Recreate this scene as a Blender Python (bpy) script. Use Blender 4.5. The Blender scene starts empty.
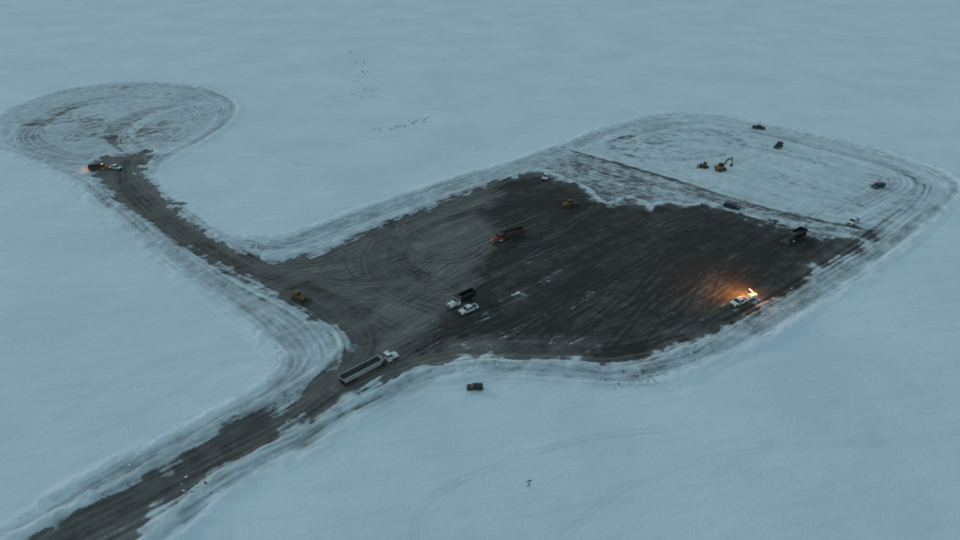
import bpy, math, random
import numpy as np
from mathutils import Vector, Matrix
random.seed(7); rng=np.random.default_rng(7)
sc=bpy.context.scene
sc.view_settings.view_transform='Standard'
try: sc.view_settings.look='None'
except Exception: pass
sc.view_settings.exposure=0

# ---------------------------------------------------------------- survey -> ground metres
PIT=math.radians(32); F=640.0; H=105.0
SP,CP=math.sin(PIT),math.cos(PIT)
def g(u,v):
    a=(u-480)/F; b=(270-v)/F
    t=H/(SP-b*CP)
    return (a*t,(CP+b*SP)*t)
def gs(l): return [g(*p) for p in l]
def spline(p,n=6,closed=False):
    p=[np.array(q,float) for q in p]; out=[]; N=len(p)
    rngi=range(N if closed else N-1)
    for i in rngi:
        if closed: a,b,c,d=p[i-1],p[i],p[(i+1)%N],p[(i+2)%N]
        else: a,b,c,d=p[max(i-1,0)],p[i],p[i+1],p[min(i+2,N-1)]
        for k in range(n):
            t=k/n
            out.append(.5*((2*b)+(-a+c)*t+(2*a-5*b+4*c-d)*t*t+(-a+3*b-3*c+d)*t**3))
    if not closed: out.append(p[-1])
    return np.array(out)

# ---------------------------------------------------------------- ground grid
def axis(lo,hi,step,far,stepf=None):
    a=[lo]
    while a[-1]<hi: a.append(a[-1]+(step if stepf is None else stepf(a[-1])))
    up=[]; x=a[-1]; s=a[-1]-a[-2]
    while x<far: s*=1.18; x+=s; up.append(x)
    dn=[]; x=a[0]; s=a[1]-a[0]
    while x>-far: s*=1.18; x-=s; dn.append(x)
    return np.array(dn[::-1]+a+up)
xs=axis(-285,238,.43,6000)
ys=axis(68,385,.3,6000,lambda y:.27+.0009*y)
NX,NY=len(xs),len(ys)
X,Y=np.meshgrid(xs,ys)   # (NY,NX)
def vn(scale,seed,XX=None,YY=None):
    XX=X if XX is None else XX; YY=Y if YY is None else YY
    r=np.random.default_rng(seed).random((256,256))
    x=XX/scale+1000.3; y=YY/scale+1000.7
    xi=np.floor(x).astype(int); yi=np.floor(y).astype(int)
    fx=x-xi; fy=y-yi; fx=fx*fx*(3-2*fx); fy=fy*fy*(3-2*fy)
    xi&=255; yi&=255; x1=(xi+1)&255; y1=(yi+1)&255
    return (r[yi,xi]*(1-fx)+r[yi,x1]*fx)*(1-fy)+(r[y1,xi]*(1-fx)+r[y1,x1]*fx)*fy
def fbm(scale,seed,o=4,XX=None,YY=None):
    s=0;a=1;t=0
    for i in range(o):
        s=s+a*vn(scale/2**i,seed+i,XX,YY); t+=a; a*=.55
    return s/t
def sstep(x,a,b):
    t=np.clip((x-a)/(b-a),0,1); return t*t*(3-2*t)
ix0,ix1=np.searchsorted(xs,[-300,250]); iy0,iy1=np.searchsorted(ys,[40,400])
def sdf(poly):
    """signed distance, negative inside, computed in the detailed area"""
    out=np.full(X.shape,200.)
    px=X[iy0:iy1,ix0:ix1]; py=Y[iy0:iy1,ix0:ix1]
    d=np.full(px.shape,1e9); ins=np.zeros(px.shape,bool)
    n=len(poly)
    for i in range(n):
        ax,ay=poly[i]; bx,by=poly[(i+1)%n]
        ex,ey=bx-ax,by-ay; L=ex*ex+ey*ey+1e-9
        t=np.clip(((px-ax)*ex+(py-ay)*ey)/L,0,1)
        d=np.minimum(d,(px-ax-t*ex)**2+(py-ay-t*ey)**2)
        if abs(ey)>1e-9:
            j0,j1=np.searchsorted(py[:,0],[min(ay,by)-1,max(ay,by)+1])
            pj=py[j0:j1]; c=((ay>pj)!=(by>pj))&(px[j0:j1]<ex*(pj-ay)/ey+ax); ins[j0:j1]^=c
    d=np.sqrt(d); d=np.where(ins,-d,d)
    out[iy0:iy1,ix0:ix1]=d
    return out
def stroke(arr,pts,w,amp):
    for i in range(len(pts)-1):
        ax,ay=pts[i]; bx,by=pts[i+1]; m=w*2.2
        i0,i1=np.searchsorted(xs,[min(ax,bx)-m,max(ax,bx)+m]); j0,j1=np.searchsorted(ys,[min(ay,by)-m,max(ay,by)+m])
        if i1<=i0 or j1<=j0: continue
        px=X[j0:j1,i0:i1]; py=Y[j0:j1,i0:i1]; ex,ey=bx-ax,by-ay; L=ex*ex+ey*ey+1e-9
        t=np.clip(((px-ax)*ex+(py-ay)*ey)/L,0,1)
        d2=(px-ax-t*ex)**2+(py-ay-t*ey)**2
        arr[j0:j1,i0:i1]=np.maximum(arr[j0:j1,i0:i1],amp*np.exp(-d2/(w*w)))
def offset(pts,o):
    t=np.gradient(pts,axis=0); t/=np.linalg.norm(t,axis=1)[:,None]+1e-9
    return pts+np.stack([-t[:,1],t[:,0]],1)*o
def wander(pts,amp):
    n=len(pts); k=max(3,n//10); c=rng.normal(0,amp,(k,2))
    u=np.linspace(0,k-1,n); return pts+np.stack([np.interp(u,range(k),c[:,j]) for j in (0,1)],1)
Lt=np.zeros(X.shape); Dk=np.zeros(X.shape); Ht=np.zeros(X.shape)
def bundle(img,n,spread,amp=.6,w=.35,kind='mix',gauge=1.9,smooth=10,wd=.8,trim=True):
    base=spline(gs(img),smooth)
    for i in range(n):
        p=wander(offset(base,rng.normal(0,spread)),wd)
        if trim and len(p)>14:
            a=int(rng.integers(0,len(p)//3)); b=len(p)-int(rng.integers(0,len(p)//3)); p=p[a:b]
        arr=Lt if (kind=='L' or (kind=='mix' and rng.random()<.5)) else Dk
        am=amp*rng.uniform(.45,1.1); ww=w*rng.uniform(.7,1.4)
        for o in (-gauge/2,gauge/2): stroke(arr,offset(p,o),ww,am)

warpx=(fbm(14,11,3)-.5); warpf=(fbm(3.5,21,3)-.5)

# ---- outlines
dirt_img=[(-150,628),(-60,580),(15,545),(60,522),(115,493),(165,467),(215,438),(262,411),(300,388),(326,368),(341,350),(343,338),(330,324),(308,312),(282,300),(248,286),(213,266),(180,245),(150,224),(125,204),(105,187),(88,170),(96,160),(125,155),(152,152),(146,166),(151,182),(166,198),(187,214),(208,231),(228,246),(252,257),(282,259),(320,249),(360,234),(400,217),(440,201),(480,187),(515,176),(540,171),(560,180),(583,190),(598,203),(612,206),(625,199),(640,203),(652,212),(668,205),(690,209),(715,207),(745,216),(775,225),(810,234),(848,240),(864,248),(850,258),(825,268),(800,283),(770,300),(740,316),(720,332),(690,348),(655,361),(610,364),(560,361),(520,363),(480,362),(440,367),(405,376),(370,392),(330,411),(290,431),(250,453),(205,480),(165,508),(130,535),(60,590),(-60,680)]
dist_img=[(-200,610),(-60,560),(0,532),(50,505),(110,470),(180,434),(240,402),(274,376),(281,358),(262,333),(222,303),(175,268),(135,235),(100,205),(70,180),(30,163),(0,152),(-12,138),(-4,122),(18,106),(58,91),(115,83),(170,83),(215,90),(238,105),(231,122),(208,140),(180,153),(158,170),(168,190),(193,210),(222,228),(250,238),(280,238),(330,222),(390,200),(440,183),(500,166),(550,149),(600,130),(650,116),(700,113),(760,122),(830,138),(900,156),(945,173),(962,190),(948,210),(915,237),(880,264),(835,295),(790,322),(750,345),(700,368),(650,384),(600,384),(540,379),(480,376),(435,380),(400,395),(350,425),(300,455),(240,488),(185,530),(100,600),(0,700)]
dark_img=[(408,350),(435,322),(462,290),(474,262),(492,232),(484,205),(500,186),(530,173),(560,182),(583,190),(598,203),(625,201),(650,210),(680,206),(715,209),(745,216),(775,225),(810,234),(842,242),(835,258),(815,270),(790,284),(765,300),(735,316),(705,335),(670,352),(610,357),(560,352),(520,348),(490,338),(450,345)]
mott_img=[(520,172),(548,160),(582,153),(650,171),(720,193),(800,213),(872,230),(870,245),(810,236),(745,218),(680,210),(640,212),(598,206),(560,184)]
loop_img=[(-8,136),(0,122),(20,108),(60,93),(115,85),(170,85),(215,92),(236,105),(228,122),(205,140),(172,156),(120,166),(60,165),(0,150)]
far_img=[(583,150),(640,126),(700,118),(760,127),(830,143),(900,161),(938,178),(945,192),(925,208),(885,228),(800,209),(720,189),(650,168)]
sd_dirt=sdf(spline(gs(dirt_img),3,True)); sd_dist=sdf(spline(gs(dist_img),3,True))
sd_dark=sdf(spline(gs(dark_img),3,True)); sd_mott=sdf(spline(gs(mott_img),2,True))
sd_loop=sdf(spline(gs(loop_img),4,True)); sd_far=sdf(spline(gs(far_img),3,True))

q=sd_dirt+warpx*8+warpf*8
dirt=1-sstep(q,-3.0,2.0)
mott=(1-sstep(sd_mott+warpx*5,-2,2))
dirt=np.maximum(dirt,mott*(.36+.34*fbm(9,181,3)))
dark=(1-sstep(sd_dark+warpx*12+warpf*6,-6,4))
dark*=.85+.42*fbm(22,131,3)
dist=1-sstep(sd_dist+warpx*3+warpf*2,-2.5,1.5)
inl=1-sstep(sd_loop+warpx*3,-5,1); infar=1-sstep(sd_far,-3,3)
disturb=dist*(.54-.16*infar-.02*inl)
gsx=g(130,130); low=np.exp(-(((X-gsx[0]+0)/45)**2+((Y-gsx[1]+14)/22)**2))
dirt=np.maximum(dirt,inl*(.14+.75*(fbm(20,41,3)-.5)*2*.8+.32*low))
near=np.exp(-np.clip(sd_dirt,0,99)/6.0)
dirt=np.maximum(dirt,dist*near*.40)
gf=g(640,140); gf2=g(900,185)
dirt=np.maximum(dirt,infar*(.02+.38*fbm(25,47,3)+.22*np.exp(-(((X-gf[0])/30)**2+((Y-gf[1])/20)**2))+.1*np.exp(-(((X-gf2[0])/20)**2+((Y-gf2[1])/30)**2))))

# ---- vehicle tracks
road_lo=[(-20,575),(60,530),(140,492),(220,448),(290,410),(345,375),(400,345),(440,325)]
road_up=[(125,160),(128,180),(160,212),(200,242),(250,270),(300,284),(350,300),(400,325)]
turn=[(200,240),(250,272),(310,300),(352,330),(355,352),(320,382),(260,418),(180,462),(90,508)]
bundle(road_lo,16,3.4,.7,.4,'mix',trim=False); bundle(road_up,14,2.8,.7,.4,'mix')
bundle(turn,12,2.6,.7,.4,'mix'); bundle(turn,7,1.8,.9,1.0,'D')
bundle(road_up,8,1.8,1,1.0,'D'); bundle([(60,530),(140,490),(220,447),(290,409),(345,374)],9,2.2,1,1.0,'D',trim=False)
bundle([(250,268),(330,262),(400,245),(470,220),(540,200)],14,5.5,.75,.4)
bundle([(260,270),(340,285),(420,280),(480,262)],10,6,.65,.35)
bundle([(300,262),(380,232),(450,207),(520,180)],16,3.0,.8,.4)
bundle([(350,352),(385,320),(430,290),(470,262)],12,6,.7,.4)
bundle([(365,362),(420,345),(480,325),(560,290),(650,245)],14,8,.5,.4)
bundle([(400,368),(470,352),(540,350),(620,352),(690,335)],14,3,.7,.5,'mix')
bundle([(545,180),(480,192),(420,212),(385,240),(375,265),(395,290),(440,305)],5,1.6,1.0,.5,'D',trim=False)
bundle([(560,205),(500,205),(445,218),(405,240),(400,262),(425,280)],5,1.3,.95,.5,'D',trim=False)
bundle([(250,262),(300,280),(350,296),(385,285),(400,262),(392,235)],4,1.3,.8,.45,'D')
bundle([(470,195),(425,212),(395,235),(390,262),(420,285),(380,320)],5,2,.8,.45,'D')
def arc(cu,cv,r,amp,k,a0,a1):
    c=np.array(g(cu,cv)); a=np.radians(np.linspace(a0,a1,40)); p=c+np.stack([np.cos(a),np.sin(a)],1)*r
    for o in(-1,1): stroke(k,wander(offset(p,o),.3),.42,amp)
for cu,cv,r,k in ((446,240,14,Dk),(434,246,21,Dk),(430,250,26,Dk),(455,225,19,Lt)):
    s=rng.uniform(90,200); arc(cu,cv,r,rng.uniform(.5,.9),k,s,s+rng.uniform(90,160))
arc(350,275,9,.6,Dk,20,220)
# pad streaks
for i in range(90):
    u=rng.uniform(430,800); v=rng.uniform(205,350)
    x,y=g(u,v); a=math.radians(41+rng.normal(0,9)); L=rng.uniform(10,60)
    p=np.array([[x+math.cos(a)*s,y+math.sin(a)*s] for s in np.linspace(-L/2,L/2,12)])
    am=rng.uniform(.12,.5); k=Lt if rng.random()<.5 else Dk
    p=wander(p,1.0)
    for o in (-1,1): stroke(k,offset(p,o),.45,am)
# pale wind-row streaks of snow on the pad
Wr=np.zeros(X.shape)
for A,B,am,w in [((500,302),(562,271),1.,.9),((520,330),(600,290),.6,.7),((545,338),(640,292),.45,.6),((475,318),(530,295),.9,.8),((640,328),(700,298),.5,.6),((690,330),(760,296),.45,.6),((480,282),(540,256),.4,.6),((650,342),(730,305),.5,.5),((440,345),(520,330),.7,.7),((600,275),(680,240),.3,.5),((560,345),(640,310),.5,.6),((455,350),(560,346),.6,.8),((470,357),(610,357),.6,.9)]:
    p=wander(spline([g(*A),g(*B)],14),.5)
    for o in (-1.3,0,1.1):
        stroke(Lt,offset(p,o+rng.normal(0,.4)),w*.6,am*rng.uniform(.6,1)); stroke(Wr,offset(p,o+rng.normal(0,.4)),w*.5,am*.5)
Wr*=sstep(fbm(3.5,141,4),.42,.66)
# line across the far pad
ln=wander(spline(gs([(560,148),(583,154),(650,172),(720,194),(790,214),(860,228)]),8),.7)
stroke(Dk,ln,1.0,.7); stroke(Lt,offset(ln,2.4),.9,.7)
tmp=np.zeros(X.shape); stroke(tmp,ln,1.0,.62); dirt=np.maximum(dirt,tmp)
for k in range(12):
    bundle([(560+rng.uniform(-10,10),165),(650,188),(740,210),(850,236)],1,4.5,.7,.5)
# perimeter tracks
per=[(600,140),(650,124),(700,120),(760,129),(830,145),(900,164),(938,182),(938,200),(900,232),(860,260),(800,300),(750,332)]
bundle(per,18,3.0,1,.5); bundle(per,6,7.5,.6,.45); bundle(per,3,2.5,.8,.9,'D')
bundle([(925,180),(948,192),(935,213),(890,250),(830,288),(760,330),(700,362),(650,376)],18,2.6,1,.55,'mix',trim=False)
bundle([(600,136),(660,140),(740,160),(830,190),(880,215)],12,8,.6,.45)
bundle([(620,150),(700,140),(800,158),(880,185)],8,8,.55,.45)
bundle([(600,150),(680,158),(740,146),(700,130),(640,138)],8,5,.7,.5)
bundle([(840,220),(880,200),(905,185),(900,172)],8,4,.7,.5,'D')
# junction -> far edge north shoulder
bundle([(240,244),(290,244),(350,224),(430,195),(500,172),(560,150),(620,130)],20,2.6,.9,.45)
bundle([(240,242),(290,242),(350,222),(430,193),(500,170),(560,148)],4,1.2,.8,1.0,'D')
# south shoulder
bundle([(650,374),(600,374),(540,370),(480,369),(430,376),(390,394),(340,424)],14,1.8,.8,.5)
bundle([(430,382),(370,412),(310,446),(240,482),(180,525)],16,2.2,.9,.5)
# west shoulder
wsh=[(20,160),(75,180),(115,212),(160,250),(210,288),(262,328),(288,356),(272,384),(225,412),(160,446),(90,484),(10,525)]
bundle(wsh,18,2.4,.9,.45); bundle([(100,190),(150,235),(210,280),(280,318),(308,348),(300,372),(240,412),(150,458)],20,3.4,.9,.45)
bundle([(70,172),(130,228),(180,268),(250,312),(296,345),(296,372),(240,410),(150,456)],5,1.5,.8,1.1,'D')
c_=spline(gs(wsh[2:]),10)
for i in range(110):
    j=int(rng.uniform(0,len(c_)-2)); x,y=c_[j]; d=c_[j+1]-c_[j]; a=math.atan2(d[1],d[0])-math.radians(rng.uniform(35,70))
    L=rng.uniform(3,9); p=np.array([[x+math.cos(a)*s,y+math.sin(a)*s] for s in np.linspace(0,L,5)])
    stroke(Dk if rng.random()<.6 else Lt,p,.45,rng.uniform(.3,.8))
# turning loop: sweeping arcs that cross one another
lp=np.array(gs(loop_img)); cc=lp.mean(0)
for i in range(14):
    s=rng.uniform(.84,.97); p=spline(cc+(lp-cc)*s,6,True); n=len(p); a=int(rng.integers(0,n)); p=np.roll(p,a,0)[:int(n*rng.uniform(.15,.5))]
    k=Dk if rng.random()<.45 else Lt; am=rng.uniform(.3,.7)
    for oo in (-.95,.95): stroke(k,offset(wander(p,.9),oo),.45,am)
for i in range(40):
    u=rng.uniform(40,200); v=rng.uniform(98,150); c=np.array(g(u,v)); r=rng.uniform(12,50); s0=rng.uniform(0,360); a=np.radians(np.linspace(s0,s0+rng.uniform(25,80),24))
    p=c+np.stack([np.cos(a)*1.2,np.sin(a)*.8],1)*r
    am=rng.uniform(.2,.55); k=Dk if rng.random()<.45 else Lt
    for oo in (-.95,.95): stroke(k,offset(p,oo),.45,am)
fade=np.where(sd_dist>0,np.exp(-np.clip(sd_dist,0,50)/3),1); Lt*=fade; Dk*=fade
bundle([(150,160),(110,158),(60,155),(30,135),(70,108),(130,98)],6,3,.7,.6,'D')
bundle([(150,165),(125,150),(110,132),(140,112),(190,104)],6,5,.6,.7,'D')
bundle([(152,158),(130,140),(150,120),(190,105),(215,108)],6,3,.6,.5,'mix')
bundle([(158,165),(185,146),(215,128),(222,108)],8,2.2,.8,.45)
# faint old snow-machine tracks on the untouched snow
for pl,am in [([(412,560),(418,520),(440,490),(500,462),(580,440),(660,430)],.26),([(225,540),(228,505),(250,480)],.3),([(60,420),(120,380),(200,350),(262,345)],.22),([(560,540),(640,480),(760,450),(900,440)],.16),([(240,130),(300,165),(420,160),(520,140)],.13),([(300,380),(250,360),(200,375),(120,420),(60,440)],.18)]:
    p=wander(spline(gs(pl),12),.5)
    for o in(-.6,.6): stroke(Dk,offset(p,o),.35,am)
Lt*=.35+1.3*fbm(6,61,3); Dk*=.35+1.3*fbm(6,71,3)
dirt=np.clip(dirt-Wr,0,1)

# ---- heights
bn=fbm(4,91,4); bn2=fbm(9,95,3); bn3=sstep(fbm(2.2,171,3),.3,.7)
keep=sstep(fbm(30,151,2),.3,.6)
b1=np.exp(-((sd_dist+warpx*5-.2)/1.9)**2)*(.2+.7*bn+.5*bn3)*(.45+.55*keep)
b2=np.exp(-((sd_dist+warpx*5+4.5)/1.4)**2)*(.2+1.2*bn2)*(1-.6*infar)*(.5+.6*bn3)
b3=np.exp(-((sd_dirt+warpx*5-1.6)/1.3)**2)*(.1+1.0*bn+.5*bn3)*sstep(sd_dist,0,-3)
Z=(fbm(60,81,3)-.5)*.8*sstep(sd_dist,2,30)+(fbm(5,84,3)-.5)*.12*sstep(sd_dist,0,4)
Z+=1.0*b1+.75*b2+.65*b3
Z+=(fbm(2.0,101,3)-.5)*.45*dist*(1-np.clip(dirt,0,1))
stroke(Ht,offset(ln,2.4),1.0,.4); Z+=Ht*bn
Z-=.05*Dk*dist; Z-=.06*Dk*(1-dist)
Z+=.04*Lt
Lt=np.maximum(Lt,np.clip(b1*.7+b2*.5+b3*.5,0,.85))
disturb=disturb*(1-.6*np.clip(b1,0,1))
dirt=dirt*(1-.35*np.clip(b2+b3,0,1)*(sd_dirt>0))

me=bpy.data.meshes.new('snow_ground')
co=np.stack([X.ravel(),Y.ravel(),Z.ravel()],1).astype(np.float32)
me.vertices.add(NX*NY); me.vertices.foreach_set('co',co.ravel())
idx=np.arange(NX*NY).reshape(NY,NX)
qd=np.stack([idx[:-1,:-1],idx[:-1,1:],idx[1:,1:],idx[1:,:-1]],-1).reshape(-1,4).astype(np.int32)
nf=len(qd); me.loops.add(nf*4); me.loops.foreach_set('vertex_index',qd.ravel())
me.polygons.add(nf); me.polygons.foreach_set('loop_start',np.arange(0,nf*4,4,dtype=np.int32))
try: me.polygons.foreach_set('loop_total',np.full(nf,4,dtype=np.int32))
except Exception: pass
me.update(calc_edges=True)
me.polygons.foreach_set('use_smooth',np.ones(nf,bool))
def attr(nm,r,gg,b,a):
    at=me.attributes.new(nm,'FLOAT_COLOR','POINT')
    at.data.foreach_set('color',np.stack([r.ravel(),gg.ravel(),b.ravel(),a.ravel()],1).astype(np.float32).ravel())
attr('mask',dirt,dark,disturb,np.ones(X.shape))
cross=np.clip(mott+infar+.0*X,0,1)
attr('trk',np.clip(Lt,0,1.3),np.clip(Dk,0,1.3),cross,np.ones(X.shape))
ground=bpy.data.objects.new('snow_ground',me); sc.collection.objects.link(ground)

def hz(x,y):
    i=int(np.clip(np.searchsorted(xs,x),1,NX-1)); j=int(np.clip(np.searchsorted(ys,y),1,NY-1)); return float(Z[j,i])

# ---------------------------------------------------------------- ground shader
class NT:
    def __init__(s,m): m.use_nodes=True; s.t=m.node_tree; s.N=s.t.nodes; s.L=s.t.links; s.bsdf=s.N['Principled BSDF']
    def n(s,ty,**k):
        x=s.N.new(ty)
        for a,b in k.items(): setattr(x,a,b)
        return x
    def put(s,sock,v):
        if hasattr(v,'is_output') : s.L.new(v,sock)
        else: sock.default_value=v
    def m(s,op,a,b=0.,c=0.,clamp=False):
        x=s.n('ShaderNodeMath',operation=op,use_clamp=clamp); s.put(x.inputs[0],a); s.put(x.inputs[1],b)
        if op=='MULTIPLY_ADD': s.put(x.inputs[2],c)
        return x.outputs[0]
    def ma(s,a,b,c,clamp=False): return s.m('MULTIPLY_ADD',a,b,c,clamp)
    def noise(s,vec,scale,detail=5,rough=.55,dist=0):
        x=s.n('ShaderNodeTexNoise'); s.L.new(vec,x.inputs['Vector']); x.inputs['Scale'].default_value=scale
        x.inputs['Detail'].default_value=detail; x.inputs['Roughness'].default_value=rough; x.inputs['Distortion'].default_value=dist
        return x.outputs['Fac']
    def mix(s,f,a,b):
        x=s.n('ShaderNodeMix',data_type='RGBA'); s.put(x.inputs[0],f); s.put(x.inputs[6],a); s.put(x.inputs[7],b); return x.outputs[2]
    def ramp(s,v,a,b,c=0.,d=1.):
        x=s.n('ShaderNodeMapRange',interpolation_type='SMOOTHSTEP'); s.put(x.inputs[0],v)
        for i,q in enumerate((a,b,c,d)): x.inputs[i+1].default_value=q
        return x.outputs[0]
    def aniso(s,pos,ang,sa,sb):
        out=[]
        for v,k in (((math.cos(ang),math.sin(ang),0),sa),((-math.sin(ang),math.cos(ang),0),sb)):
            d=s.n('ShaderNodeVectorMath',operation='DOT_PRODUCT'); s.L.new(pos,d.inputs[0]); d.inputs[1].default_value=v
            out.append(s.m('MULTIPLY',d.outputs['Value'],k))
        c=s.n('ShaderNodeCombineXYZ'); s.L.new(out[0],c.inputs[0]); s.L.new(out[1],c.inputs[1]); return c.outputs[0]
gm=bpy.data.materials.new('snow_and_gravel'); t=NT(gm)
pos=t.n('ShaderNodeNewGeometry').outputs['Position']
a1=t.n('ShaderNodeAttribute',attribute_name='mask'); s1=t.n('ShaderNodeSeparateColor'); t.L.new(a1.outputs['Color'],s1.inputs[0])
a2=t.n('ShaderNodeAttribute',attribute_name='trk'); s2=t.n('ShaderNodeSeparateColor'); t.L.new(a2.outputs['Color'],s2.inputs[0])
R,G,B=s1.outputs; TL,TD,CR=s2.outputs
nb=t.noise(pos,.28,5,.62); nf_=t.noise(pos,1.9,3,.65); nl=t.noise(pos,.03,3,.55)
st1=t.noise(t.aniso(pos,math.radians(41),.022,.42),1,5,.62,.5)
st2=t.noise(t.aniso(pos,math.radians(-38),.06,.8),1,4,.6,.4)
st=t.n('ShaderNodeMix',data_type='FLOAT'); t.L.new(CR,st.inputs[0]); t.L.new(st1,st.inputs[2]); t.L.new(st2,st.inputs[3]); st=st.outputs[0]
# coverage
cov=t.ma(t.m('SUBTRACT',nb,.5),.95,R)
cov=t.ma(t.m('SUBTRACT',st,.5),.6,cov)
cov=t.ma(t.m('SUBTRACT',nf_,.5),.6,cov)
cov=t.ma(TL,-.34,cov); cov=t.ma(t.m('MULTIPLY',TD,B),.46,cov)
dirtF=t.ramp(cov,.30,.74)
# gravel colour
dk=t.ma(t.m('SUBTRACT',st,.5),.75,t.ma(G,.62,.27))
dk=t.ma(t.m('SUBTRACT',nb,.5),.75,dk); dk=t.ma(t.m('SUBTRACT',nf_,.5),.45,dk)
dk=t.ma(TL,-.42,dk); dk=t.ma(TD,.5,dk,True)
gravel=t.mix(dk,(.215,.195,.180,1),(.042,.034,.030,1))
# snow colour
sn=t.ramp(nl,.3,.7,.0,1.)
clean=t.mix(sn,(.70,.755,.79,1),(.80,.84,.86,1))
wind=t.noise(t.aniso(pos,math.radians(12),.06,.35),1,5,.65,.6)
clean=t.mix(t.ramp(wind,.42,.72,0,.35),clean,(.60,.665,.71,1))
clean=t.mix(t.ramp(nb,.5,.8,0,.30),clean,(.56,.63,.68,1))
clean=t.mix(t.ramp(nf_,.5,.8,0,.25),clean,(.5,.57,.62,1))
ds=t.ma(t.m('SUBTRACT',nb,.5),1.2,B); ds=t.ma(t.m('SUBTRACT',st,.5),.8,ds)
ds=t.m('MULTIPLY',ds,t.m('MULTIPLY',B,1.6,clamp=True),clamp=True)
ds=t.ma(TD,.52,ds); ds=t.ma(TL,-.45,ds,True)
snow=t.mix(ds,clean,(.28,.285,.285,1))
col=t.mix(dirtF,snow,gravel)
t.L.new(col,t.bsdf.inputs['Base Color']); t.bsdf.inputs['Roughness'].default_value=.85
t.bsdf.inputs['Specular IOR Level'].default_value=.2
bh=t.ma(t.noise(pos,1.1,3,.7),.22,t.m('MULTIPLY',t.noise(t.aniso(pos,math.radians(12),.08,.3),1,2,.6),.3))
bp=t.n('ShaderNodeBump'); bp.inputs['Strength'].default_value=.75; bp.inputs['Distance'].default_value=1.; t.L.new(bh,bp.inputs['Height'])
t.L.new(bp.outputs[0],t.bsdf.inputs['Normal'])
me.materials.append(gm)

# ---------------------------------------------------------------- object materials
def mat(name,col,rough=.5,metal=0,grime=.35,gcol=(.13,.12,.11),emit=None,es=0):
    m=bpy.data.materials.new(name); t=NT(m)
    tc=t.n('ShaderNodeTexCoord').outputs['Object']
    n=t.noise(tc,1.6,4,.65); z=t.n('ShaderNodeSeparateXYZ'); t.L.new(tc,z.inputs[0])
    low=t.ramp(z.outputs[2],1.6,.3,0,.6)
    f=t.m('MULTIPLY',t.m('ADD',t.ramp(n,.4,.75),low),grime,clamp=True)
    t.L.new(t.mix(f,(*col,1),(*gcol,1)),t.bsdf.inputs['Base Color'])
    t.bsdf.inputs['Roughness'].default_value=rough; t.bsdf.inputs['Metallic'].default_value=metal
    if emit: t.bsdf.inputs['Emission Color'].default_value=(*emit,1); t.bsdf.inputs['Emission Strength'].default_value=es
    return m
M=dict(white=mat('white_paint',(.76,.76,.75),.35),red=mat('red_paint',(.30,.06,.035),.5,grime=.6),orange=mat('orange_paint',(.42,.12,.03),.45),
 yellow=mat('yellow_paint',(.20,.11,.03),.55,grime=.7,gcol=(.06,.052,.045)),navy=mat('navy_paint',(.012,.025,.055),.3,grime=.2),black=mat('black_paint',(.015,.015,.017),.35,grime=.2),
 brown=mat('brown_paint',(.055,.036,.03),.55),grey=mat('grey_paint',(.40,.40,.39),.5,grime=.6,gcol=(.10,.09,.085)),
 glass=mat('dark_glass',(.015,.02,.024),.1,grime=.08),rubber=mat('tyre_rubber',(.02,.02,.02),.85,grime=.4),
 steel=mat('worn_steel',(.06,.056,.052),.6,.3,.5),chrome=mat('chrome',(.6,.6,.6),.25,.9,.3),load=mat('gravel_load',(.035,.032,.03),.95,grime=.8,gcol=(.02,.018,.017)),
 grass=mat('dry_grass',(.09,.08,.06),.95,grime=.5,gcol=(.05,.045,.035)),
 snow=mat('snow_cap',(.70,.76,.80),.8,grime=.1,gcol=(.4,.42,.43)),
 lamp=mat('headlamp',(.8,.8,.75),.2,grime=0,emit=(1,.6,.3),es=3),amber=mat('amber_lamp',(.8,.3,.05),.3,grime=0,emit=(1,.32,.05),es=10),
 tail=mat('tail_lamp',(.25,.01,.01),.3,grime=0),hot=mat('work_lamp',(.9,.7,.4),.3,grime=0,emit=(1,.45,.12),es=14))

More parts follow.
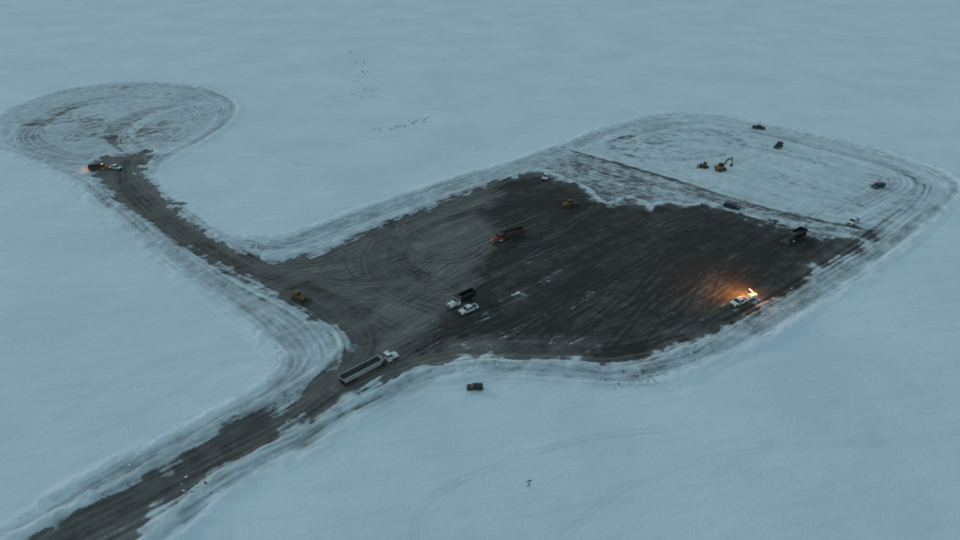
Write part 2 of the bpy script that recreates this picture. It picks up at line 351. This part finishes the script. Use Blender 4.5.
class MB:
    def __init__(s): s.v=[];s.f=[];s.m=[];s.names=[]
    def mi(s,m):
        if m not in s.names: s.names.append(m)
        return s.names.index(m)
    def add(s,vs,fs,m):
        b=len(s.v); s.v+= [tuple(q) for q in vs]; k=s.mi(m)
        for f in fs: s.f.append([b+i for i in f]); s.m.append(k)
    def box(s,x0,x1,y0,y1,z0,z1,m,fx=0,bx=0,ty=0):
        s.add([(x0,y0,z0),(x1,y0,z0),(x1,y1,z0),(x0,y1,z0),(x0+bx,y0+ty,z1),(x1-fx,y0+ty,z1),(x1-fx,y1-ty,z1),(x0+bx,y1-ty,z1)],
              [(3,2,1,0),(4,5,6,7),(0,1,5,4),(1,2,6,5),(2,3,7,6),(3,0,4,7)],m)
    def prism(s,pf,m,hw=1.):
        n=len(pf); vs=[]
        for sg in (-1,1):
            for p in pf: vs.append((p[0],sg*(p[2] if len(p)>2 else hw),p[1]))
        fs=[tuple(range(n)),tuple(range(2*n-1,n-1,-1))]
        for i in range(n): j=(i+1)%n; fs.append((j,i,n+i,n+j))
        s.add(vs,fs,m)
    def tube(s,a,b,r,m,n=14,r2=None):
        a=Vector(a);b=Vector(b);d=(b-a).normalized(); u=d.orthogonal().normalized(); w=d.cross(u); r2=r if r2 is None else r2
        vs=[]
        for c,rr in((a,r),(b,r2)):
            for i in range(n):
                t=2*math.pi*i/n; vs.append(c+u*math.cos(t)*rr+w*math.sin(t)*rr)
        s.add(vs,[tuple(range(n-1,-1,-1)),tuple(range(n,2*n))]+[(i,(i+1)%n,n+(i+1)%n,n+i) for i in range(n)],m)
    def wheel(s,x,y,r,w,hub='steel'):
        s.tube((x,y-w/2,r),(x,y+w/2,r),r,'rubber',18); sg=1 if y>0 else -1
        s.tube((x,y+sg*w/2,r),(x,y+sg*(w/2+.02),r),r*.55,hub,12)
    def wheels(s,xs_,y,r,w,hub='steel'):
        for x in xs_:
            for sg in(-1,1): s.wheel(x,sg*y,r,w,hub)
    def beam(s,a,b,wa,wb,hy,m,y=0):
        a=Vector((a[0],0,a[1]));b=Vector((b[0],0,b[1]));d=(b-a).normalized();n=Vector((-d.z,0,d.x))
        pf=[a-n*wa/2,b-n*wb/2,b+n*wb/2,a+n*wa/2]; vs=[(p.x,y+sg*hy,p.z) for sg in(-1,1) for p in pf]
        s.add(vs,[(0,1,2,3),(7,6,5,4),(1,0,4,5),(2,1,5,6),(3,2,6,7),(0,3,7,4)],m)
    def obj(s,name,img,rear=None,yaw=None,bev=.04,scale=1):
        me=bpy.data.meshes.new(name); me.from_pydata(s.v,[],s.f); me.update()
        for k in s.names: me.materials.append(M[k])
        me.polygons.foreach_set('material_index',s.m)
        import bmesh
        bm=bmesh.new(); bm.from_mesh(me); bmesh.ops.recalc_face_normals(bm,faces=bm.faces); bm.to_mesh(me); bm.free()
        o=bpy.data.objects.new(name,me); sc.collection.objects.link(o)
        if rear is not None:
            f=np.array(g(*img)); r=np.array(g(*rear)); c=(f+r)/2; d=f-r; yaw=math.atan2(d[1],d[0])
        else: c=g(*img)
        o.location=(c[0],c[1],hz(*c)+.01); o.rotation_euler=(0,0,yaw); o.scale=(scale,)*3
        if bev:
            b=o.modifiers.new('bevel','BEVEL'); b.width=bev; b.segments=2; b.limit_method='ANGLE'; b.angle_limit=.7
        return o

def pickup(col,cap=False,bedfill=None):
    s=MB()
    s.prism([(-.95,.5),(2.8,.48),(2.88,.9),(2.8,1.12),(1.5,1.27,.97),(-.95,1.27,.97)],col,1.0)
    s.prism([(-.9,1.27,.95),(1.45,1.27,.95),(.72,1.86,.80),(-.78,1.86,.80)],'glass')
    s.box(-.80,.78,-.82,.82,1.86,1.93,col)
    for sg in(-1,1):
        for xa,xb in ((1.42,.74),(.25,.2),(-.87,-.76)):
            s.tube((xa,sg*.95,1.27),(xb,sg*.81,1.88),.05,col,6)
        s.box(1.0,1.2,sg*1.12-.12,sg*1.12+.12,1.25,1.42,'black')
        s.box(-2.85,-.95,sg*.94-.06,sg*.94+.06,.5,1.27,col)
        s.box(2.84,2.9,sg*.78-.18,sg*.78+.18,.84,1.03,'chrome')
        s.box(-2.92,-2.86,sg*.9-.09,sg*.9+.09,.85,1.15,'tail')
        for x in(1.9,-1.85): s.tube((x,sg*.80,.43),(x,sg*1.02,.43),.50,'black',16)
    s.box(-2.9,-2.78,-.94,.94,.55,1.25,col); s.box(-2.8,-.95,-.9,.9,.55,.75,'steel')
    s.box(2.83,2.98,-.98,.98,.42,.66,'chrome'); s.box(-3.02,-2.9,-.95,.95,.45,.62,'chrome'); s.box(2.86,2.91,-.58,.58,.7,1.05,'black')
    s.wheels((1.9,-1.85),.93,.42,.28,'chrome')
    if bedfill: s.box(-2.7,-1.15,-.8,.8,.75,1.35,bedfill,ty=.1); s.box(-1.15,-.98,-.9,.9,.75,1.6,'steel')
    if cap: s.prism([(-2.85,1.27,.97),(-.95,1.27,.97),(-.98,1.85,.8),(-2.7,1.8,.8)],col)
    return s
def suv(col):
    s=MB()
    s.prism([(-2.35,.45),(2.3,.42),(2.38,.8),(2.25,1.0),(1.2,1.12,.9),(-2.4,1.12,.9)],col,.95)
    s.prism([(-2.36,1.12,.88),(1.18,1.12,.88),(.5,1.66,.72),(-2.0,1.68,.72)],'glass'); s.box(-2.05,.55,-.74,.74,1.66,1.73,col)
    for sg in(-1,1):
        for xa,xb in ((1.15,.52),(.0,-.05),(-1.1,-1.1),(-2.33,-2.0)): s.tube((xa,sg*.88,1.12),(xb,sg*.73,1.68),.045,col,6)
        s.box(2.33,2.4,sg*.7-.16,sg*.7+.16,.7,.88,'chrome'); s.box(-2.44,-2.38,sg*.82-.08,sg*.82+.08,.75,1.05,'tail')
    s.box(2.3,2.46,-.9,.9,.38,.58,'black'); s.wheels((1.45,-1.45),.86,.37,.25,'chrome'); return s
def cab(s,x,col,z=0.9,light=False):
    s.prism([(x-2.0,z,.85),(x,z,.8),(x,1.55,.72),(x-.25,1.78,.66),(x-2.0,2.0,.78)],col)
    s.box(x-.02,x+.05,-.5,.5,.95,1.6,'chrome'); s.box(x-.05,x+.2,-1.2,1.2,.5,.85,'chrome')
    s.box(x-3.6,x-2.0,-1.08,1.08,z,2.05,col)
    s.prism([(x-3.6,2.05,1.07),(x-2.0,2.05,1.07),(x-2.25,2.78,.98),(x-3.6,2.85,.98)],'glass')
    s.box(x-3.68,x-2.2,-1.02,1.02,2.8,2.98,col,fx=.2)
    for sg in(-1,1):
        for xa,xb in((x-2.02,x-2.27),(x-3.0,x-3.0),(x-3.55,x-3.55)): s.tube((xa,sg*1.06,2.05),(xb,sg*.98,2.82),.07,col,6)
        s.box(x-1.7,x-.1,sg*1.0-.22,sg*1.0+.22,1.08,1.36,col,fx=.3,bx=.35)
        s.box(x-.1,x-.02,sg*1.0-.16,sg*1.0+.16,.9,1.06,'lamp' if light else 'chrome')
        s.tube((x-3.75,sg*.95,.9),(x-3.75,sg*.95,3.35),.09,'chrome',8)
        s.tube((x-3.5,sg*.95,.75),(x-2.3,sg*.95,.75),.3,'chrome',12)
        s.box(x-2.15,x-2.05,sg*1.35-.1,sg*1.35+.1,1.9,2.5,'black')
    if light: s.box(x-3.2,x-2.9,-.25,.25,2.98,3.15,'amber')
    s.box(x-3.6,x-.3,-.42,.42,.6,.9,'steel'); s.wheels((x-.95,),1.02,.52,.32,'chrome')
def tub(s,x0,x1,z0,z1,col,hw=1.25,slf=.3,slb=.3,load=.55,inner='steel'):
    w=.09
    for sg in(-1,1):
        vs=[(x0+slb,z0),(x1-slf,z0),(x1,z1),(x0,z1)]
        s.add([(a,sg*(hw-.02),b) for a,b in vs]+[(a,sg*(hw-w),b) for a,b in vs],[(0,1,2,3),(7,6,5,4),(0,4,5,1),(1,5,6,2),(2,6,7,3),(3,7,4,0)],col)
        s.box(x0,x1,sg*hw-.08,sg*hw+.08,z1,z1+.12,col)
        n=int((x1-x0)/1.1)
        for i in range(n):
            xx=x0+slb+.2+(x1-x0-slf-slb-.4)*i/(n-1); s.box(xx-.05,xx+.05,sg*(hw+.03)-.05,sg*(hw+.03)+.05,z0,z1,col)
    for xa,xb,d in((x0+slb,x0,w),(x1-slf,x1,-w)):
        s.add([(xa,-hw+w,z0),(xa,hw-w,z0),(xb,hw-w,z1),(xb,-hw+w,z1),(xa+d,-hw+w,z0),(xa+d,hw-w,z0),(xb+d,hw-w,z1),(xb+d,-hw+w,z1)],[(0,1,2,3),(7,6,5,4),(0,4,5,1),(1,5,6,2),(2,6,7,3),(3,7,4,0)],col)
        s.box(min(xb,xb+d)-.03,max(xb,xb+d)+.03,-hw+.09,hw-.09,z1,z1+.12,col)
    s.box(x0+slb,x1-slf,-hw+w+.01,hw-w-.01,z0-.06,z0+.06,inner)
    if load>0:
        zt=z0+(z1-z0)*load; nx,ny=9,5; vs=[];fs=[]
        for i in range(nx):
            for j in range(ny):
                k=slb*(1-load); k2=slf*(1-load)
                xx=x0+k+w+(x1-x0-k-k2-2*w)*i/(nx-1); yy=(-hw+w)+(2*hw-2*w)*j/(ny-1)
                ed=math.sin(math.pi*i/(nx-1))*math.sin(math.pi*j/(ny-1)); vs.append((xx,yy,zt+ed*.35+random.uniform(-.05,.05)))
        for i in range(nx-1):
            for j in range(ny-1): fs.append((i*ny+j,(i+1)*ny+j,(i+1)*ny+j+1,i*ny+j+1))
        s.add(vs,fs,'load')
def dump_truck(col,boxcol,load=.4,light=False,L=0):
    s=MB(); cab(s,4.8,col,light=light)
    s.box(-4.6-L,1.2,-.42,.42,.7,1.0,'steel'); tub(s,-4.9-L,.85,1.2,2.75,boxcol,1.25,.05,.35,load)
    s.box(.9,2.6,-1.15,1.15,3.02,3.1,boxcol); s.box(.8,.95,-1.2,1.2,2.75,3.1,boxcol)
    for sg in(-1,1):
        s.box(-4.75-L,-4.68-L,sg*.85-.3,sg*.85+.3,.35,1.1,'rubber'); s.box(-4.72-L,-4.6-L,sg*.7-.1,sg*.7+.1,1.0,1.15,'tail')
        s.box(-3.9-L,-.9,sg*.98-.25,sg*.98+.25,1.1,1.16,'black')
    s.wheels((-1.7,-3.1)+((-3.1-L,) if L else ()),.93,.52,.6); return s
def semi():
    s=MB(); cab(s,9.6,'white'); s.box(2.8,6.0,-.42,.42,.7,1.0,'steel'); s.wheels((4.7,3.35),.93,.52,.6)
    s.tube((4.1,0,1.0),(4.1,0,1.2),.5,'steel',14)
    tub(s,-8.0,4.6,1.35,2.7,'grey',1.28,.9,.6,.72,'black'); s.box(-7.4,4.4,-.4,.4,1.05,1.28,'steel')
    s.wheels((-4.4,-5.7,-7.0),.93,.52,.6)
    for sg in(-1,1):
        s.box(-7.8,-7.7,sg*.8-.3,sg*.8+.3,.3,1.1,'rubber'); s.box(.8,.95,sg*.8-.06,sg*.8+.06,.1,1.2,'steel'); s.box(-7.6,-3.8,sg*1.0-.25,sg*1.0+.25,1.12,1.2,'black')
        s.box(-8.06,-7.98,sg*.9-.2,sg*.9+.2,1.0,1.15,'tail')
    s.box(-7.98,-7.88,-1.2,1.2,.9,1.2,'steel'); return s
def loader():
    s=MB(); s.prism([(-3.4,1.0),(-.5,.9),(-.5,2.1),(-3.0,2.1),(-3.4,1.8)],'yellow',.85); s.box(-3.6,-3.3,-1.0,1.0,.8,1.5,'steel')
    s.box(-.5,.7,-.5,.5,.8,1.5,'steel'); s.box(.6,2.0,-.6,.6,.8,1.7,'yellow',fx=.3)
    s.box(-.9,.5,-.7,.7,2.1,3.1,'glass',ty=.06); s.box(-1.0,.6,-.78,.78,3.1,3.25,'yellow'); 
    for x in(-.88,.48):
        for y in(-.7,.7): s.tube((x,y,2.1),(x,y*.93,3.12),.06,'yellow',6)
    s.tube((-2.4,.3,2.1),(-2.4,.3,2.9),.08,'steel',8); s.wheels((-2.0,1.5),1.05,.78,.58,'yellow')
    for sg in(-1,1): s.beam((1.2,1.7),(3.3,.7),.4,.3,.1,'yellow',sg*.5)
    s.prism([(3.2,.15),(4.4,.1),(4.3,.2),(3.4,.35),(3.25,.8),(3.5,1.35),(3.35,1.4),(3.05,.85)],'steel',1.4)
    for sg in(-1,1): s.box(3.2,4.1,sg*1.36-.04,sg*1.36+.04,.15,1.2,'steel',fx=.7)
    return s
def tracks(s,x0,x1,y,h,w):
    for sg in(-1,1):
        r=h/2; n=8; pf=[]
        for i in range(n+1): a=-math.pi/2+math.pi*i/n; pf.append((x1-r+r*math.cos(a),r+r*math.sin(a)))
        for i in range(n+1): a=math.pi/2+math.pi*i/n; pf.append((x0+r+r*math.cos(a),r+r*math.sin(a)))
        m=len(pf); vs=[(p[0],sg*y+k*w/2,p[1]) for k in(-1,1) for p in pf]
        s.add(vs,[tuple(range(m)),tuple(range(2*m-1,m-1,-1))]+[((i+1)%m,i,m+i,m+(i+1)%m) for i in range(m)],'rubber')
        for i in range(int((x1-x0)/.3)): s.box(x0+.3+i*.3-.04,x0+.3+i*.3+.04,sg*y-w/2,sg*y+w/2,h,h+.05,'steel')
        for i in range(5): xx=x0+r+(x1-x0-2*r)*i/4; s.tube((xx,sg*(y+w/2),r*.75),(xx,sg*(y+w/2+.03),r*.75),r*.4,'yellow',10)
def dozer():
    s=MB(); tracks(s,-2.2,1.9,.95,1.1,.55); s.box(-1.9,1.6,-.62,.62,.6,1.3,'yellow'); s.box(.1,2.0,-.55,.55,1.3,2.0,'yellow',fx=.15)
    s.box(-1.5,.1,-.7,.7,1.3,2.1,'yellow'); s.box(-1.4,.0,-.65,.65,2.1,2.9,'glass',ty=.05); s.box(-1.55,.15,-.78,.78,2.9,3.05,'yellow')
    for x in(-1.38,-.02):
        for y in(-.65,.65): s.tube((x,y,2.1),(x,y*.95,2.92),.06,'yellow',6)
    for sg in(-1,1): s.beam((-.3,.65),(2.7,.55),.25,.25,.1,'yellow',sg*1.35)
    s.prism([(2.7,.05),(2.95,.02),(2.72,.5),(2.75,.9),(2.98,1.3),(2.85,1.32),(2.55,.9),(2.52,.45)],'steel',1.8)
    s.tube((1.1,.35,2.0),(1.1,.35,2.7),.07,'steel',8); s.box(-2.8,-2.1,-.5,.5,.4,1.1,'steel'); s.beam((-2.7,1.0),(-2.9,.1),.2,.1,.1,'steel'); return s
def excavator():
    s=MB(); tracks(s,-2.1,2.1,1.15,.95,.6); s.box(-1.2,1.2,-.9,.9,.5,1.0,'steel'); s.tube((0,0,.95),(0,0,1.2),.8,'steel',18)
    s.box(-2.6,1.4,-1.35,1.35,1.2,1.5,'yellow'); s.prism([(-2.9,1.3),(-.7,1.3),(-.7,2.25),(-2.5,2.3),(-2.9,2.0)],'yellow',1.35)
    s.box(-.5,1.35,.4,1.3,1.5,2.9,'glass',fx=.25); s.box(-.6,1.2,.36,1.34,2.9,3.02,'yellow'); s.box(-.6,.9,-1.3,-.5,1.5,2.0,'yellow')
    for x in (-.5,1.33):
        for y in(.42,1.28): s.tube((x,y,1.5),(min(x,1.12),y,2.92),.06,'yellow',6)
    s.beam((.6,1.7),(3.0,4.7),.65,.75,.2,'yellow',-.05); s.beam((2.85,4.6),(5.6,4.7),.75,.4,.18,'yellow',-.05)
    s.beam((5.1,5.3),(6.1,2.0),.5,.3,.15,'yellow',-.05); s.tube((1.2,-.05,1.6),(2.9,-.05,3.7),.09,'chrome',8); s.tube((3.4,-.05,5.2),(5.1,-.05,5.35),.09,'chrome',8)
    s.prism([(6.0,2.1),(6.4,1.9),(6.3,1.0),(5.7,.7),(5.2,1.1),(5.6,1.3),(5.9,1.5)],'steel',.55)
    s.tube((-1.8,-.5,2.3),(-1.8,-.5,2.8),.07,'steel',8); return s
def skid():
    s=MB(); s.box(-1.3,.9,-.6,.6,.35,1.2,'black'); s.box(-1.4,-.6,-.65,.65,1.2,1.6,'black'); s.box(-.6,.7,-.5,.5,1.2,2.0,'glass',fx=.2); s.box(-.65,.6,-.55,.55,2.0,2.1,'black')
    s.wheels((-.75,.65),.78,.4,.3,'white')
    for sg in(-1,1): s.beam((-1.2,1.7),(1.0,1.3),.2,.2,.07,'black',sg*.72); s.beam((1.0,1.35),(1.5,.4),.2,.2,.07,'black',sg*.72)
    s.prism([(1.4,.1),(2.2,.08),(2.1,.16),(1.6,.3),(1.5,.7),(1.4,.7)],'steel',.9); return s
def light_tower():
    s=MB(); s.box(-1.3,1.1,-.7,.7,.55,1.6,'white',ty=.05); s.wheels((-.1,),.85,.35,.22); s.beam((1.1,.5),(2.4,.45),.12,.1,.06,'steel')
    s.tube((2.3,0,.05),(2.3,0,.7),.05,'steel',8)
    for x in(-1.1,.9):
        for sg in(-1,1): s.tube((x,sg*.7,.6),(x,sg*1.4,.3),.04,'steel',6); s.tube((x,sg*1.4,.05),(x,sg*1.4,.7),.04,'steel',6)
    s.tube((.9,0,1.6),(.9,0,2.6),.09,'steel',8); s.tube((.9,0,2.6),(.9,0,3.4),.06,'chrome',8); s.box(.85,.95,-.7,.7,3.35,3.45,'steel')
    for y in(-.54,-.18,.18,.54): s.box(.97,1.15,y-.14,y+.14,3.2,3.5,'steel'); s.box(1.15,1.2,y-.12,y+.12,3.22,3.48,'hot')
    return s

semi().obj('semi_truck_with_dump_trailer',(389,361),(345,384),scale=.92)
dump_truck('white','black',.25).obj('dump_truck',(449,309),(474,297),scale=.95)
pickup('white').obj('pickup_truck',(460,315),(477,308))
dump_truck('red','brown',.45,L=2.6).obj('dump_truck',(486,245),(522,235))
dump_truck('brown','black',.5).obj('dump_truck',(780,247),(806,234),scale=1.08)
pickup('white').obj('pickup_truck',(544,181),(548,176))
loader().obj('wheel_loader',(576,205),(564,208),scale=.85)
dozer().obj('bulldozer',(306,304),(294,298))
suv('black').obj('parked_car',(468,389),(482,389),scale=.8)
pickup('navy',True).obj('pickup_truck',(739,211),(724,207))
pickup('navy',True).obj('pickup_truck',(870,189),(885,186))
pickup('black',False,'steel').obj('pickup_truck',(768,130),(749,128))
skid().obj('skid_steer_loader',(775,149),(782,146),scale=1.3)
excavator().obj('excavator',(727,169),(714,172),scale=.95)
dozer().obj('bulldozer',(698,167),(708,168),scale=.8)
pickup('white',False,'steel').obj('pickup_truck',(847,227),(858,221))
pickup('white').obj('pickup_truck',(731,307),(746,301))
lt=light_tower().obj('light_tower',(748,300),(755,298))
dump_truck('orange','steel',.3,True).obj('dump_truck',(108,169),(92,171),scale=.8)
pickup('white').obj('pickup_truck',(121,170),(111,168))

def lamp(name,loc,energy,col,spot=None,target=None,size=.3):
    l=bpy.data.lights.new(name,'SPOT' if spot else 'POINT'); l.energy=energy; l.color=col; l.shadow_soft_size=size
    if spot: l.spot_size=math.radians(spot); l.spot_blend=.9
    o=bpy.data.objects.new(name,l); sc.collection.objects.link(o); o.location=loc
    if target: o.rotation_euler=(Vector(target)-Vector(loc)).to_track_quat('-Z','Y').to_euler()
    return o
tl=g(752,299)
lamp('work_light',(tl[0]-1.4,tl[1]+.6,4.6),8500,(1,.42,.13),155,(tl[0]-5.5,tl[1]+5,0),.2)
lamp('work_light',(tl[0]+.3,tl[1]+1.6,3.0),900,(1,.38,.1))
tb=g(108,169); lamp('beacon_light',(tb[0]-7,tb[1]-1.5,2.4),170,(1,.35,.1))

def stake(img,h,name,col='black'):
    s=MB(); s.tube((0,0,-.2),(0,0,h),.07,col,8,.05); s.box(-.55,.55,-.04,.04,h*.78,h*.90,col); s.tube((-.5,.0,0),(0,0,h*.6),.04,col,6); s.tube((.4,.35,0),(0,0,h*.6),.04,col,6)
    return s.obj(name,img,yaw=.3,bev=0)
stake((529,486),1.9,'survey_stake'); stake((45,134),2.4,'survey_stake','red')

def clods(name,pts,smin,smax,m,flat=.6):
    s=MB()
    base=[(-1,0,0),(1,0,0),(0,-1,0),(0,1,0),(0,0,1),(0,0,-1)]; fs=[(0,2,4),(2,1,4),(1,3,4),(3,0,4),(2,0,5),(1,2,5),(3,1,5),(0,3,5)]
    for (x,y) in pts:
        r=random.uniform(smin,smax)*(1 if random.random()<.85 else 1.6); z=hz(x,y); a=random.uniform(0,3)
        vs=[]
        for p in base:
            k=[random.uniform(.6,1.3)*r for _ in range(3)]; X_=p[0]*k[0]+random.uniform(-.2,.2)*r; Y_=p[1]*k[1]+random.uniform(-.2,.2)*r
            vs.append((x+X_*math.cos(a)-Y_*math.sin(a),y+X_*math.sin(a)+Y_*math.cos(a),z+p[2]*k[2]*flat+r*.15))
        s.add(vs,fs,m)
    me=bpy.data.meshes.new(name); me.from_pydata(s.v,[],s.f); me.materials.append(M[m]); o=bpy.data.objects.new(name,me); sc.collection.objects.link(o); return o
def along(img,n,sp):
    p=spline(gs(img),8); out=[]
    for i in range(n):
        t=rng.uniform(0,len(p)-1.01); k=int(t); q=p[k]+(p[k+1]-p[k])*(t-k); out.append((q[0]+rng.normal(0,sp),q[1]+rng.normal(0,sp)))
    return out
sp=along([(600,380),(630,382),(655,378)],60,1.6)+along([(660,374),(720,350),(780,318),(840,284),(870,255)],420,1.8)+along([(440,371),(520,369),(600,371)],160,1.2)+along([(180,490),(215,492)],24,1.3)+along(wsh,260,2)+along([(250,242),(330,228),(430,192),(560,150)],200,1.4)+along([(650,120),(760,126),(900,160),(950,185),(900,240)],160,1.6)
clods('snow_clods',sp,.10,.30,'snow')
dp=along([(600,378),(640,380),(655,377)],50,1.5)+along([(850,234),(880,232)],60,1.5)+along([(252,246),(262,250)],26,.8)+along([(182,489),(212,490)],16,.8)+along([(131,228),(142,232)],12,.7)+along([(690,346),(740,318),(800,285),(855,255)],70,1.0)
clods('dirt_clods',dp,.09,.26,'steel')
tp=[]
for c,n,s_ in [((285,42),2,1),((345,52),5,3),((357,62),7,3),((362,72),7,3),((352,80),4,3),((366,88),6,3),((368,97),4,3),((345,94),3,2),((330,105),3,3)]:
    tp+=along([c,(c[0]+6,c[1]+1)],n,s_*.6)
tp+=along([(372,130),(395,129),(412,123),(428,118)],26,1.6)
def tussock(name,pts):
    s=MB()
    for (x,y) in pts:
        z=hz(x,y)
        for k in range(22):
            a=random.uniform(0,6.28); l=random.uniform(.25,.65); dx,dy=math.cos(a)*l*.9,math.sin(a)*l*.9; w=.13
            s.add([(x-dy*w,y+dx*w,z-.05),(x+dy*w,y-dx*w,z-.05),(x+dx,y+dy,z+l)],[(0,1,2)],'grass')
    me=bpy.data.meshes.new(name); me.from_pydata(s.v,[],s.f); me.materials.append(M['grass']); o=bpy.data.objects.new(name,me); sc.collection.objects.link(o)
tussock('grass_tussocks',tp)

# ---------------------------------------------------------------- light
w=bpy.data.worlds.new('World'); sc.world=w; w.use_nodes=True; nt=w.node_tree
sky=nt.nodes.new('ShaderNodeTexSky'); sky.sky_type='NISHITA'; sky.sun_disc=False
EL,AZ=math.radians(12),math.radians(-60)
sky.sun_elevation=EL; sky.sun_rotation=AZ; sky.air_density=1.2; sky.dust_density=1; sky.ozone_density=2.5
bg=nt.nodes['Background']
mx=nt.nodes.new('ShaderNodeMix'); mx.data_type='RGBA'; mx.inputs[0].default_value=.68
nt.links.new(sky.outputs[0],mx.inputs[6]); mx.inputs[7].default_value=(2.65,4.1,4.65,1)   # overcast cloud deck
nt.links.new(mx.outputs[2],bg.inputs[0]); bg.inputs[1].default_value=.12
sd=bpy.data.lights.new('sun','SUN'); sd.energy=.5; sd.angle=math.radians(20); sd.color=(.95,.97,1)
so=bpy.data.objects.new('sun',sd); sc.collection.objects.link(so)
dirv=Vector((math.sin(AZ)*math.cos(EL),math.cos(AZ)*math.cos(EL),math.sin(EL)))
so.rotation_euler=dirv.to_track_quat('Z','Y').to_euler()

cd=bpy.data.cameras.new('camera'); cd.sensor_width=36; cd.lens=24; cd.clip_end=20000; cd.clip_start=.5
cam=bpy.data.objects.new('camera',cd); sc.collection.objects.link(cam); cam.location=(0,0,H); cam.rotation_euler=(math.radians(90)-PIT,0,0)
sc.camera=cam
